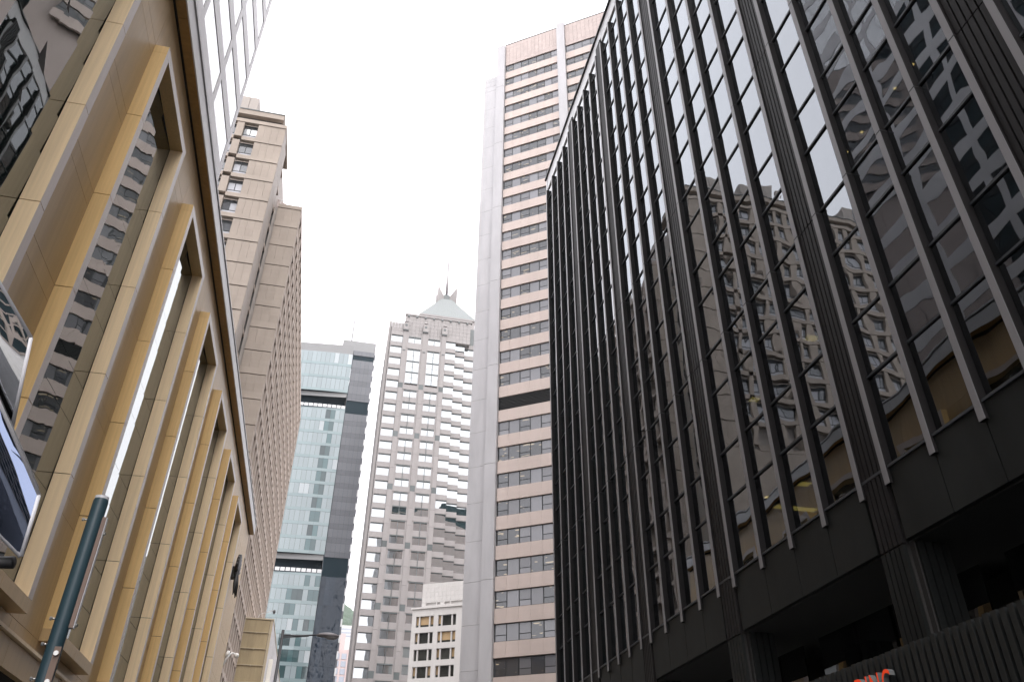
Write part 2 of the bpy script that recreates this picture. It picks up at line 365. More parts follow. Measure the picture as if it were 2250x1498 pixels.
# ================================================================ white glazed tower above the golden building
WX = -10.0
t = thing('white_glass_tower', 'white panelled glass tower rising above the golden roof edge, top left', 'building', (-10, 20, 27))
boxes('core', t, 'stone_white', [(-30, WX-.12, -14, 36.86, 27.1, 96)])
wides = [36.9-5.36*i for i in range(0, 9)]
for r in range(-4, 19):
    zb = 38.8+3.01*r
    if zb > 94: break
    zt = zb+.98; near = zb < 56
    for i, wy in enumerate(wides[:-1]):
        a, b = wides[i+1], wy
        if near and i < 4:
            box('band_panel', t, 'stone_white', WX-.1, WX, a+.004, (a+b)/2-.004, zb, zt)
            box('band_panel', t, 'stone_white', WX-.1, WX, (a+b)/2+.004, b-.004, zb, zt)
        cuts = [a+.24, a+1.42, a+3.62, b-.24]
        if i == 0: cuts[-1] = b-.45
        for c0, c1 in zip(cuts[:-1], cuts[1:]):
            if near and i < 4: box('pane', t, 'white_tower_glass', WX-.09, WX-.03, c0+.015, c1-.015, zt+.01, zb+3.0)
for i in range(6): box('pier', t, 'stone_white', WX-.1, WX+.004, wides[i]-(.45 if i == 0 else .24), wides[i]+(.0 if i == 0 else .24), 27.1, 95.9)
hb, hp = [], []
for r in range(-4, 19):
    zb = 38.8+3.01*r; zt = zb+.98
    if zb > 92: break
    for i, wy in enumerate(wides[:-1]):
        a, b = wides[i+1], wy
        if zb < 56 and i < 4: continue
        hb.append((WX-.1, WX, a+.004, b-.004, zb, zt))
        for c0, c1 in zip([a+.24, a+1.42, a+3.62], [a+1.42, a+3.62, b-.24]): hp.append((WX-.09, WX-.03, c0+.015, c1-.015, zt+.01, zb+3.0))
boxes('upper_band_panels', t, 'stone_white', hb, True); boxes('upper_panes', t, 'white_tower_glass', hp, True)

# ================================================================ beige stepped tower
t = thing('beige_stepped_tower', 'tall beige tower with stepped wings and punched windows behind the golden building', 'building', (-13, 74, 0))
V1Y, V1X, V1H = 69.2, -13.0, 75.95
boxes('rear_wing_core', t, 'beige_side', [(-46, V1X-.5, V1Y+.75, 96, 0, 76.0)])
FL = 2.985
tilt = rad(2.2)
def front_window(p, x0, x1, z0, z1, yf):
    wn = box('window', p, 'window_black', x0, x1, yf+.44, yf+.50, z0, z1)
    m_ = (x0+x1)/2; h = z0+.42*(z1-z0)*.62
    for a, b in ((x0+.08, m_-.05), (m_+.05, x1-.08)): box('pane', wn, 'beige_glass' if random.random() < .4 else 'pale_blind', a, b, yf+.41, yf+.445, h+.1, z1-.55)
    box('pane', wn, 'pale_blind', x0+.08, x1-.08, yf+.41, yf+.445, z0+.05, h-.02)
    box('blind_rail', wn, 'beige', x0+.02, x1-.02, yf+.12, yf+.16, z1-.3, z1-.24)
    return wn
for fl in range(0, 26):
    zt = V1H-FL*fl; zb = zt-FL
    if zb < 0: break
    vis = fl < 12
    if not vis: break
    # corner bay: tiles, three wide, two rows and a base strip, each floor leaning out at its foot
    xs = [V1X-3.12+.78*k for k in range(5)]
    for k in range(4):
        box('tile', t, 'beige', xs[k]+.008, xs[k+1]-.008, V1Y+.05, V1Y+.35, zb+.62, zb+1.76, (tilt, 0, 0))
        box('tile', t, 'beige', xs[k]+.008, xs[k+1]-.008, V1Y+.09, V1Y+.39, zb+1.775, zt-.04, (tilt, 0, 0))
    box('base_panel', t, 'beige', xs[0]-1.5, xs[2]-.008, V1Y, V1Y+.4, zb+.03, zb+.605)
    box('base_panel', t, 'beige', xs[2]+.008, xs[4]-.008, V1Y, V1Y+.4, zb+.03, zb+.605)
    # window run to the left, hidden in the photo except by reflection
    x = V1X-3.12; k = 0
    while x > -45:
        x0 = x-1.6
        if fl < 11: front_window(t, x0, x, zb+.62, zt-.12, V1Y+.02)
        box('pier', t, 'beige', x0-.82, x0-.004, V1Y+.05, V1Y+.5, zb+.62, zt-.02)
        if k: box('base_panel', t, 'beige', x0-.82, x0+1.6-.006, V1Y+.002, V1Y+.42, zb+.03, zb+.605)
        x -= 2.42; k += 1
    # side of the rear wing seen edge-on, stepped back twice
    box('side_panel', t, 'beige_side', V1X-.5, V1X, V1Y+.40, V1Y+2.3, zb+.03, zt-.02)
    box('side_panel', t, 'beige_side', V1X-.5, V1X-.06, V1Y+2.32, V1Y+4.15, zb+.03, zt-.02)
    box('side_window', t, 'recess', V1X-.55, V1X-.25, V1Y+4.15, 74.5, zb+.5, zt-.2)
    box('side_band', t, 'beige_lat', V1X-.5, V1X-.02, V1Y+4.15, 74.5, zb+.02, zb+.48)
boxes('rear_wing_lower', t, 'beige', [(-46, V1X-.02, V1Y+.03, V1Y+.7, 0, V1H-FL*12)])
box('cornice', t, 'beige', -46, V1X+.05, V1Y-.02, 76, 75.97, 76.5)
box('recessed_storey', t, 'recess', -46, V1X-.8, V1Y+.9, 76, 76.52, 77.7)
box('roof_slab', t, 'beige', -46, V1X-.55, V1Y+.3, 76, 77.7, 78.45)
box('roof_edge', t, 'granite_dark', -46, V1X-.5, V1Y+.25, 76, 78.46, 78.62)
for x0, x1 in ((-20.2, -17.0), (-27.5, -23.4), (-34.5, -30.6), (-42, -38)):
    for k in range(3):
        a = x0+(x1-x0)*k/3; b = x0+(x1-x0)*(k+1)/3
        box('plant_panel', t, 'beige_side', a+.02, b-.02, V1Y+.8, V1Y+4, 78.64, 81.3)
    for k in range(2): box('plant_post', t, 'beige_side', x0-1.1+.05*k, x0-.75, V1Y+.9, V1Y+1.2, 78.64+1.4*k, 79.2+1.4*k)
# front wing with the long gridded side
V2Y, V2X, V2H, V2E = 74.0, -9.93, 68.3, 128.0
boxes('front_wing_core', t, 'recess', [(-40, V2X-.8, V2Y+.35, V2E-.1, 0, 67.9)])
FL2 = 2.89
for fl in range(0, 21):
    zt = 67.75-FL2*fl; zb = zt-FL2
    for c0, c1 in ((-12.62, -11.75), (-11.75, -10.85), (-10.85, -9.94)):
        if fl < 12:
            box('tile', t, 'beige', c0+.006, c1-.006, V2Y+.03, V2Y+.33, zb+1.78, zt-.05, (tilt, 0, 0))
            box('tile', t, 'beige', c0+.006, c1-.006, V2Y+.0, V2Y+.30, zb+.80, zb+1.765, (tilt, 0, 0))
    if fl < 12: box('base_panel', t, 'beige', -12.62, -9.94, V2Y-.03, V2Y+.3, zb+.02, zb+.785)
boxes('front_wing_lower', t, 'beige', [(-12.6, V2X-.02, V2Y+.02, V2Y+.33, 0, 67.75-FL2*12)])
boxes('return_wall', t, 'beige_side', [(-13.02, -12.63, V2Y+.22, V2Y+.34, 0, 67.9)])
box('parapet', t, 'beige', -12.62, V2X+.03, V2Y-.04, V2Y+.3, 67.77, 68.3)
box('side_parapet', t, 'beige_lat', V2X-.3, V2X+.03, V2Y+.31, V2E, 67.6, 68.3)
for fl in range(0, 23):
    zb = 67.75-FL2*(fl+1)
    if zb < 1: break
    box('floor_band', t, 'beige_lat', V2X-.8, V2X, V2Y+.34, V2E, zb-.22, zb+.24)
    box('sill_wall', t, 'beige_side', V2X-.8, V2X-.52, V2Y+.34, V2E, zb+.25, zb+.75)
BAY = 2.315
for i in range(24):
    ya = V2Y+.34+BAY*i
    box('pier', t, 'beige_lat', V2X-.8, V2X+.04, ya, ya+.40, 0, 67.59)
    for fl in range(0, 22):                       # window set deep in each opening
        zb = 67.75-FL2*(fl+1)+.76
        if i < 8 and 22 < zb < 66: box('window', t, 'beige_glass', V2X-.78, V2X-.72, ya+.44, ya+BAY-.04, zb, zb+1.62)
rl = boxes('roof_rail', t, 'steel_rail', [(-12.5, -10.3, V2Y+.2, V2Y+.26, 69.0, 69.12), (-10.36, -10.3, V2Y+.2, V2Y+.26, 68.3, 69.0), (-12.5, -12.44, V2Y+.2, V2Y+.26, 68.3, 69.0), (-11.5, -11.44, V2Y+.2, V2Y+.26, 68.3, 69.0)])
poly('stair_house', t, 'pink_tile', [(-14,78,68),(-10.9,78,68),(-10.9,82,68),(-14,82,68),(-14,78,72.9),(-10.9,78,71.1),(-10.9,82,71.1),(-14,82,72.9)],
     [(0,1,5,4),(1,2,6,5),(2,3,7,6),(3,0,4,7),(4,5,6,7)])

# ================================================================ tan podium block
PY, PX1, PZ = 100.0, -6.72, 26.95
t = thing('tan_podium_block', 'low tan panelled block with grey granite side beside the street lamp', 'building', (-10, 100, 0))
boxes('core', t, 'joint', [(-14, PX1-.08, PY+.12, 150, 0, PZ-.1)])
zz = [PZ-.12, 25.35, 23.55, 21.75, 19.95, 18.15, 16.35, 14.55]
xs = [-14, -12.35, -10.2, PX1-.32]
for z1, z0 in zip(zz[:-1], zz[1:]):
    for a, b in zip(xs[:-1], xs[1:]): box('wall_panel', t, 'podium_tan', a+.02, b-.02, PY, PY+.1, z0+.04, z1-.02)
    box('ledge', t, 'podium_edge', -14, PX1-.3, PY-.12, PY-.004, z0-.02, z0+.05)
    for xk in (-10.2, -8.4): box('bracket', t, 'podium_edge', xk-.06, xk+.06, PY-.18, PY-.125, z0-.12, z0+.06)
box('corner_strip', t, 'podium_edge', PX1-.3, PX1, PY, PY+.1, 0, PZ-.12)
box('coping', t, 'podium_edge', -14, PX1+.06, PY-.08, 150, PZ-.1, PZ+.05)
boxes('lower_wall', t, 'podium_tan', [(-14, PX1-.3, PY+.01, PY+.1, 0, 14.5)])
for k in range(8):
    for j in range(4): box('side_panel', t, 'granite_speck', PX1-.07, PX1, PY+.11+6.2*k, PY+.1+6.2*(k+1)-.02, j*6.7+.02, j*6.7+6.68)
sg = thing('hanging_sign', 'cream vertical sign of joined strokes on the grey side of the tan block', 'sign', (-6.5, 104, 15))
for (z0, z1, a, b) in ((20.6,23.2,103.2,103.5),(20.4,20.7,103.2,104.6),(19.2,20.2,102.6,104.8),(17.6,19.0,102.4,103.4),(17.2,18.6,103.8,105),(15.4,17.0,102.3,104.9),(13.6,15.2,102.2,103.6),(13.2,14.8,103.9,105)):
    box('stroke', sg, 'cream_white', PX1+.02, PX1+.5, a, b, z0, z1)
cc = thing('roof_camera', 'small dome camera on a thin arm above the tan block', 'camera', (-7.2, 100, 27))
v, f = tube([(-8.6,100.3,27.0),(-8.4,100.2,27.5),(-6.9,100.0,28.0)], [.03,.03,.03], 6); poly('arm', cc, 'white_paint', v, f)
v, f = tube([(-6.8,100,28.0),(-6.8,100,27.75),(-6.8,100,27.55)], [.14,.16,.03], 10); poly('dome', cc, 'lamp_grey', v, f, True)

# ================================================================ dark fluted building, right
DX, GLX = 12.0, 12.19
FIN_W = .19
t = thing('dark_mirror_building', 'dark mirrored office block with vertical fins filling the right side', 'building', (12, 18, 0))
groups = [[43.2,41.6,40.1,38.6,37.2],[36.13,34.81,33.42,32.06,30.68],[29.64,28.12,26.59,25.05,23.58],[22.46,20.64,18.93,17.25,15.56],[14.54,12.95,11.42,10.04,8.6],[7.5,5.9,4.3,2.7,1.1],[.05,-1.5,-3.1,-4.7,-6.3]]
ZF0, ZF1, ROOF = 9.2, 46.2, 47.85
boxes('core', t, 'interior', [(17.6, 32, -7, 43.6, 7.9, ROOF-.1)])
fz = [ZF0, 17.5, 25.4, 33.3, 41.2, ZF1]
for gi, gr in enumerate(groups):
    for y in gr:
        fn = boxes('fin', t, 'fin', [(DX+.03, GLX+.04, y+.02, y+FIN_W-.02, ZF0+.03, ZF1-.03)])
        for a, b in zip(fz[:-1], fz[1:]):
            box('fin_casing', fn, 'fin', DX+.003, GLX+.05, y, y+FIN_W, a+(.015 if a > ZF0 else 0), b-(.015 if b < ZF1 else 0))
            box('fin_face', fn, 'fin_lit', DX-.012, DX+.001, y+.012, y+FIN_W-.004, a+(.015 if a > ZF0 else 0.006), b-(.015 if b < ZF1 else 0.006))
        for a in fz[1:-1]: box('fin_collar', fn, 'housing', DX-.014, GLX+.02, y-.006, y+FIN_W+.006, a-.02, a+.02)
rows = [9.66]
for n in range(10):
    rows += [9.7+3.95*n+2.3, 9.7+3.95*(n+1)]
rows = [r for r in rows if r < 46]+[46.35]
far_p, far_t = [], []
for gi, gr in enumerate(groups):
    for a, b in zip(gr[1:], gr[:-1]):
        y0, y1 = a+FIN_W, b
        for z0, z1 in zip(rows[:-1], rows[1:]):
            if gi in (2, 3, 4):
                o = box('pane', t, 'dark_glass', GLX, GLX+.03, y0+.01, y1-.01, z0+.03, z1-.03)
                o.rotation_euler = (rad(random.uniform(-.05,.05)), rad(random.uniform(-.24,.24)), rad(random.uniform(-.24,.24)))
                box('transom', t, 'transom', GLX-.05, GLX+.06, y0+.004, y1-.004, z0-.032, z0+.032)
            else:
                far_p.append((GLX, GLX+.03, y0+.01, y1-.01, z0+.03, z1-.03)); far_t.append((GLX-.05, GLX+.06, y0+.004, y1-.004, z0-.032, z0+.032))
        box('fascia_panel', t, 'silver', GLX-.08, GLX+.05, y0-.09, y1+.09, 46.42, ROOF-.16)
        box('spandrel_panel', t, 'dark_panel', GLX-.12, GLX+.1, y0-FIN_W/2+.012, y1+FIN_W/2-.012, 7.9, 9.56)
boxes('far_panes', t, 'dark_glass_far', far_p, True); boxes('far_transoms', t, 'transom', far_t, True)
box('sill', t, 'transom', GLX-.16, GLX+.02, -6.3, 43.4, 9.565, 9.63)
box('roof_coping', t, 'housing', GLX-.2, 32, -7, 43.75, ROOF-.12, ROOF)
for i in range(len(groups)-1):                                        # fluted columns between the bays
    ya, yb = groups[i+1][0]+FIN_W, groups[i][-1]
    cl = boxes('fluted_column', t, 'joint', [(12.13, 12.9, ya, yb, 0, ROOF-.2)])
    n = 5; pw = (yb-ya)/n
    segs = [0.0, 7.84, 17.48, 25.38, 33.28, 41.18, 46.8]
    for k in range(n):
        for z0, z1 in zip(segs[:-1], segs[1:]): box('flute', cl, 'fin' if z0 else 'dark_panel', 12.04, 12.2, ya+k*pw+.022, ya+(k+1)*pw-.022, z0+.02, z1-.02)
    for k in range(4): box('side_flute', cl, 'dark_panel', 12.24+.2*k, 12.4+.2*k, groups[i+1][0]-.02, groups[i+1][0]+.12, 0, 7.86)
    box('side_backing', cl, 'joint', 12.2, 13.05, groups[i+1][0]+.05, yb+.2, 0, 7.86)
    box('top_cap', cl, 'silver', 12.1, 12.4, ya-.2, yb+.2, 46.82, ROOF-.16)
box('end_pier', t, 'silver', 12.12, 12.5, 43.43, 43.72, 7.9, ROOF-.16)
boxes('soffit', t, 'dark_soffit', [(12.2, 16.2, -7, 43.6, 7.86, 7.895)])
for gi, gr in enumerate(groups):
    for a, b in zip(gr[1:], gr[:-1]):
        for z0, z1 in ((0.1, 3.0), (3.1, 5.4), (5.5, 7.85)): box('shop_pane', t, 'shop_glass', 14.6, 14.65, a+.02, b+.2-.02, z0, z1)
boxes('lobby_wall', t, 'interior', [(15.6, 16, -7, 43.6, 0, 7.85)])
boxes('end_wall', t, 'dark_panel', [(12.6, 31.9, 43.6, 43.7, 0, ROOF-.13)])
boxes('ceiling', t, 'interior', [(12.36, 17.5, -6.5, 43.4, 12.0+3.95*n+.06, 12.0+3.95*n+1.5) for n in range(9)])
# lit ceiling panels seen through the glass
for (x, y, z, wx, lb) in ((13.55,18.25,15.99,.42,'short yellow ceiling light highest behind the dark panes'),(13.62,22.25,15.99,.36,'yellow ceiling light farthest left behind the dark panes'),
                     (13.8,20.6,12.03,.36,'yellow ceiling light above the longest one behind the dark panes'),(13.95,22.45,12.03,1.5,'longest yellow ceiling light behind the lowest dark panes')):
    lt = thing('ceiling_light', lb, 'light', (x, y, z), 0, 'lit ceiling lights behind the dark glass')
    n_ = int(wx/.06)
    for k in range(n_):
        for j in range(3): box('lamp_strip', lt, 'troffer', x+wx*k/n_, x+wx*(k+.6)/n_, y+.11*j, y+.11*j+.06, z, z+.02)
for k in range(5):
    lt = box('recessed_lamp', None, 'downlight', 13.33, 13.40, 10.93+.80*k, 11.0+.80*k, 19.93, 19.97)
    tag(lt, ['uppermost tiny warm lamp of five in a slanting line behind the dark glass', 'second tiny warm lamp from the top of the slanting line of five', 'middle tiny warm lamp of the slanting line of five', 'fourth tiny warm lamp from the top of the slanting line of five', 'lowest tiny warm lamp of five in a slanting line behind the dark glass'][k], 'light', 'recessed lamps behind the dark glass')
tag(box('spot_lamp', None, 'downlight', 13.24, 13.34, 21.9, 22.0, 12.02, 12.05), 'single small warm lamp low behind the dark panes, left of the longest light', 'light')

# canopy with raised lettering, bottom right
t = thing('ribbed_canopy', 'black ribbed canopy fascia at street level below the dark building', 'canopy', (9, 12, 0))
boxes('backing', t, 'housing', [(9.06, 12.0, -4, 17.2, 3.6, 4.72)])
y = -1.0
while y < 17:
    box('rib', t, 'corrugated', 9.0, 9.07, y, y+.105, 3.55, 4.80+random.uniform(-.008,.008)); y += .165
box('prop', t, 'housing', 9.3, 9.5, 16.6, 16.8, 0, 3.6)
box('prop', t, 'housing', 9.3, 9.5, -2, -1.8, 0, 3.6)
tx = bpy.data.curves.new("sign_text", 'FONT'); tx.body = "BUILDING"; tx.size = .62; tx.extrude = .05; tx.space_character = 1.12
to = bpy.data.objects.new("sign_text", tx); COL.objects.link(to)
bpy.context.view_layer.update()
tm = bpy.data.meshes.new_from_object(to.evaluated_get(bpy.context.evaluated_depsgraph_get())); bpy.data.objects.remove(to)
sgn = thing('canopy_lettering', 'raised red letters with grey sides standing on the black ribbed canopy', 'sign', (8.9, 12, 4.1))
# split the word into single letters
bm = bmesh.new(); bm.from_mesh(tm); bm.verts.ensure_lookup_table()
seen, comps = set(), []
for v in bm.verts:
    if v in seen: continue
    st, cp = [v], []
    seen.add(v)
    while st:
        q = st.pop(); cp.append(q)
        for e in q.link_edges:
            o_ = e.other_vert(q)
            if o_ not in seen: seen.add(o_); st.append(o_)
    comps.append(cp)
comps.sort(key=lambda c: min(v.co.x for v in c))
xmax = max(v.co.x for v in bm.verts)
for cp in comps:
    idx = {v: i for i, v in enumerate(cp)}
    # letter x runs along -Y (seen from the street), letter y is up, letter z points to -X
    vs = [(-v.co.z, -(v.co.x-xmax)*.62, v.co.y*1.05) for v in cp]
    fcs = {f for v in cp for f in v.link_faces}; fl = [(tuple(idx[v] for v in f.verts), abs(f.normal.z) > .9 and f.calc_center_median().z > 0) for f in fcs]
    me = bpy.data.meshes.new('letter'); me.from_pydata(vs, [], [a for a, _ in fl]); me.materials.append(MATS['sign_grey']); me.materials.append(MATS['sign_red'])
    for p_, (_, fr_) in zip(me.polygons, fl): p_.material_index = 1 if fr_ else 0
    link('letter', me, sgn, (8.93, 11.98, 4.07))
bm.free()

# ================================================================ pink tower with white core
PA = rad(124.5); R_ = 80.0
Lx, Ly = R_*math.sin(rad(11.12)), R_*math.cos(rad(11.12))
t = thing('pink_striped_tower', 'tall tower of pink bands and ribbon windows with a blank white core wall', 'building', (Lx, Ly, 0), math.pi/2-PA)
boxes('core', t, 'pink_tile', [(-1.2, 24, .75, 22, 0, 113.2)])
PT = 3.184; Z0 = 108.4
uc = [.08, 1.36, 2.66, 3.92, 5.22, 6.46, 7.62, 8.72]
uc2 = [10.06+1.3*k for k in range(10)]
for r in range(0, 34):
    zt = Z0-PT*r; zb = zt-1.70
    if zb < 2: break
    for us, near in ((uc, True), (uc2, r < 7)):
        if not near: continue
        if r == 19:
            wn = box('louvre_band', t, 'louvre', us[0], us[-1], .2, .3, zb, zt)
            for k in range(9): box('louvre_slat', wn, 'frame_black', us[0], us[-1], .10, .19, zb+.19*k+.02, zb+.19*k+.07)
        else:
            wn = boxes('window_band', t, 'window_black', [(us[0], us[-1], .22, .3, zb, zt)])
            for k, (a, b) in enumerate(zip(us[:-1], us[1:])):
                m_ = 'pink_blind' if random.random() < (.35 if r < 12 else .5) else 'pink_glass'
                if k % 2 == 0:
                    box('pane', wn, m_, a+.07, b-.05, .17, .225, zb+.66, zt-.09); box('pane', wn, m_, a+.07, b-.05, .17, .225, zb+.07, zb+.58)
                else: box('pane', wn, m_, a+.05, b-.05, .17, .225, zb+.07, zt-.09)
        # spandrel panels below the window
        for k, (a, b) in enumerate(zip(us[:-1], us[1:])):
            z1, z0 = zb-.012, zb-(PT-1.70)+.012
            box('spandrel_panel', t, 'pink', a+.005, b-.005, 0, .25, z0, z1)
for us in (uc, uc2):
    n = len(us)*2-2; w_ = (us[-1]-us[0])/n
    for j in range(6):
        for k in range(n): box('parapet_tile', t, 'pink_tile', us[0]+k*w_+.01, us[0]+(k+1)*w_-.01, 0.02, .2, 108.46+.86*j, 108.46+.86*(j+1)-.02)
box('roof_edge', t, 'granite_dark', 0, 24, -.02, .4, 113.65, 113.78)
box('white_column', t, 'core_white', 8.76, 10.02, -.35, .3, 60, 114.2)
zc = [0, 14, 26.8, 39.6, 52.4, 65.2, 78, 90.8, 103.4, 113.5]
for i, (a, b) in enumerate(zip(zc[:-1], zc[1:])):
    box('white_pilaster', t, 'core_white', -1.32, .02, -.32, .3, a+.02, b-.02)
    hi = min(b, 106.6)
    if a < 106:
        nn = 3
        for k in range(nn):
            z0 = a+(hi-a)*k/nn; z1 = a+(hi-a)*(k+1)/nn
            box('core_panel', t, 'core_white', -3.42, -1.33, 0.0, .6, z0+.012, z1-.012)
boxes('core_return', t, 'core_white', [(-3.4, -1.3, .65, 8, 0, 106.55)])

# ================================================================ low white building
WA = rad(120)
t = thing('low_white_building', 'small white office block with grouped dark windows in front of the grey tower', 'building', (.0955*160, 160, 0), math.pi/2-WA)
boxes('core', t, 'low_glass', [(.3, 20, .62, 16, 0, 45.8)])
boxes('attic_core', t, 'low_white', [(1.75, 20, 1.05, 15, 45.9, 50.7)])
for k in range(11):
    for j in range(4): box('attic_tile', t, 'low_white', 1.5+.86*k+.012, 1.5+.86*(k+1)-.012, .8, 1.0, 47.35+.89*j, 47.35+.89*(j+1)-.016)
box('attic_base', t, 'low_white', 1.5, 11, .81, 1.02, 46.1, 46.55)
box('attic_head', t, 'low_white', 1.5, 11, .81, 1.02, 47.1, 47.34)
for a, b in ((1.5, 2.3), (4.5, 4.75), (5.4, 6.3), (7.4, 7.65), (10, 10.25)): box('attic_pier', t, 'low_white', a, b, .82, 1.01, 46.56, 47.09)
box('cornice', t, 'low_white', -.25, 20, -.25, 1.0, 45.75, 46.08)
LF = 3.1
for r in range(8):
    zt = 44.35-LF*r; zb = zt-2.05
    box('floor_band', t, 'low_white', -.02, 20, .0, .58, zt, zt+(1.38 if r == 0 else LF-2.05))
    for gk in range(2):
        g0 = .8+4.65*gk
        for a, b in ((g0+.02, g0+.62), (g0+.86, g0+2.75), (g0+3.0, g0+3.75)):
            wn = box('window', t, 'window_black', a, b, .46, .52, zb, zt)
            box('pane', wn, 'low_glass' if random.random() < .6 else 'blind_tan', a+.06, b-.06, .42, .462, zb+.5, zt-.08)
            box('pane', wn, 'low_glass', a+.06, b-.06, .42, .462, zb+.06, zb+.45)
        for a, b in ((g0+.62, g0+.86), (g0+2.75, g0+3.0)): box('mullion_pier', t, 'low_white', a, b, .1, .56, zb, zt)
    for a, b in ((-.02, .82), (4.55, 5.47), (9.2, 20)): box('pier', t, 'low_white', a, b, .01, .57, zb, zt)
boxes('side_wall', t, 'low_white', [(-.02, .28, .6, 16, 0, 45.7)])

# ================================================================ grey granite tower with pyramid roof
YG = 185.0
t = thing('grey_granite_tower', 'pale granite tower with mirror windows, pyramid roof and needle mast', 'building', (17, 185, 0))
boxes('core', t, 'granite', [(5.9, 20.5, YG+.75, YG+26, 0, 130), (20.5, 34, YG+5, YG+26, 0, 127)])
SQ = [111.1-14.55*k for k in range(8)]
F = 3.6375
def gpane(x0, x1, z0, z1, y=YG): return box('pane', t, 'grey_glass', x0, x1, y+.30, y+.36, z0, z1)
pil = (9.7, 15.2, 20.55)
for x in pil:
    zcur = 2.0
    lst = sorted([s for s in SQ if s > 5])
    prev = 2.0
    for s_ in lst:
        for q in range(3):
            a = prev+(s_-.75-prev)*q/3; b = prev+(s_-.75-prev)*(q+1)/3
            box('pilaster_panel', t, 'granite', x-.6, x+.6, YG-.12, YG+.4, a+.02, b-.02)
        box('dark_square', t, 'granite_dark', x-.62, x+.62, YG-.10, YG+.4, s_-.75, s_+.75)
        prev = s_+.75
    box('pilaster_panel', t, 'granite', x-.6, x+.6, YG-.12, YG+.4, prev+.02, 129.0)
    cp = box('pilaster_cap', t, 'granite', x-.72, x+.72, YG-.5, YG+.2, 129.0, 131.6)
    box('cap_foot', cp, 'granite_dark', x-.75, x+.75, YG-.45, YG+.1, 128.7, 128.98)
    v, f = tube([(x, YG-.56, 130.4), (x, YG-.49, 130.4)], [.36, .36], 12); poly('medallion', cp, 'granite_dark', v, f)
    v, f = tube([(x, YG-.2, 131.6), (x, YG-.2, 132.3)], [.75, .05], 4); poly('cap_point', cp, 'granite', v, f)
    v, f = tube([(x, YG-.16, 121.9), (x, YG-.16, 122.2)], [.05, .05], 6)
    box('bracket_foot', cp, 'granite_dark', x-.35, x+.35, YG-.2, YG-.125, 122.1, 122.4)
z = 127.1
for r in range(34):
    zt = 127.1-F*r; zb = zt-2.25
    if zb < 3: break
    gpane(5.95, 9.0, zb, zt); box('shadow_strip', t, 'granite_dark', 5.95, 9.05, YG+.1, YG+.29, zt-.16, zt)  # dark strip stands in for the recess shadow above each window
    box('spandrel', t, 'granite', 5.78, 9.08, YG, YG+.4, zt+.01, zt+1.375)
    # saw-tooth windows on the right
    for s_, (a, b) in enumerate(((21.2, 23.95), (23.95, 26.7), (26.7, 29.4), (29.4, 32.5))):
        yy = YG+(.15+.9*s_ if True else 0); dz = -.28*s_+(.55 if s_ == 1 and r == 0 else 0)
        gpane(a+.04, b-.04, zb+dz, zt+dz, yy); box('shadow_strip', t, 'granite_dark', a, b, yy+.1, yy+.29, zt+dz-.16, zt+dz)
        box('spandrel', t, 'granite', a, b, yy, yy+1.2, zt+dz+.01, zt+dz+1.375)
box('corner_pier', t, 'granite', 5.72, 5.95, YG-.02, YG+.5, 0, 131)
# middle windows: pairs of floors between wide granite bands
for xa, xb in ((10.72, 14.18), (16.2, 19.55)):
    xm = (xa+xb)/2
    for s_ in SQ:
        if s_ < 8: break
        for (zo, band) in ((-1.05, 1), (-4.75, 0), (-8.35, 1), (-12.05, 0)):
            zt = s_+zo-.05; zb = zt-2.15
            if zb < 1: continue
            gpane(xa, xm-.07, zb, zt); gpane(xm+.07, xb, zb, zt)
            box('shadow_strip', t, 'granite_dark', xa, xb, YG+.05, YG+.29, zt-.28, zt)
            if band: box('spandrel', t, 'granite', pil[0]+.61 if xa < 15 else pil[1]+.61, pil[1]-.61 if xa < 15 else pil[2]-.61, YG-.02, YG+.4, zt+.01, zt+1.42)
            else:
                box('spandrel', t, 'granite', xa-.4, xm-.08, YG+.12, YG+.4, zt+.01, zt+1.5); box('spandrel', t, 'granite', xm+.08, xb+.4, YG+.12, YG+.4, zt+.01, zt+1.5)
        box('mullion', t, 'granite_dark', xm-.06, xm+.06, YG+.02, YG+.32, s_-7.2, s_-1.1)
        box('mullion', t, 'granite_dark', xm-.06, xm+.06, YG+.02, YG+.32, s_-14.4, s_-8.4)
    for a, b in ((xa-.42, xa), (xb, xb+.42)): box('reveal_strip', t, 'granite', a, b, YG+.08, YG+.4, 3, 129)
    zs = [112.1, 115.6, 119.1, 122.9]
    for a, b in zip(zs[:-1], zs[1:]):
        for c0, c1 in ((xa, xm-.07), (xm+.07, xb)):
            gpane(c0, c1, a+.1, (a+b)/2-.03); gpane(c0, c1, (a+b)/2+.03, b-.1)
        box('transom', t, 'granite_dark', xa, xb, YG+.1, YG+.34, b-.1, b+.1)
    box('mullion', t, 'granite_dark', xm-.07, xm+.07, YG+.02, YG+.32, 112.0, 122.9)
    box('spandrel', t, 'granite', xa-.4, xb+.4, YG, YG+.4, 123.05, 125.0)
    gpane(xa, xm-.07, 125.05, 127.0); gpane(xm+.07, xb, 125.05, 127.0); box('mullion', t, 'granite_dark', xm-.07, xm+.07, YG+.05, YG+.32, 125, 127.1)
    box('shadow_strip', t, 'granite_dark', xa, xb, YG+.05, YG+.29, 126.8, 127.1)
def tiles(x0, x1, z0, z1, nx, nz, y, name='parapet_tile', d=.3):
    for i in range(nx):
        for j in range(nz): box(name, t, 'granite', x0+(x1-x0)*i/nx+.015, x0+(x1-x0)*(i+1)/nx-.015, y, y+d, z0+(z1-z0)*j/nz+.015, z0+(z1-z0)*(j+1)/nz-.015)
tiles(5.75, 9.1, 128.5, 131.2, 4, 3, YG)
tiles(9.3, 28.0, 127.15, 134.4, 18, 6, YG+.42)
boxes('upper_core', t, 'granite', [(9.5, 27.9, YG+.75, YG+20, 127, 134.3)])
box('parapet_cap', t, 'granite', 9.2, 28.4, YG+.2, YG+1.2, 134.45, 135.0)
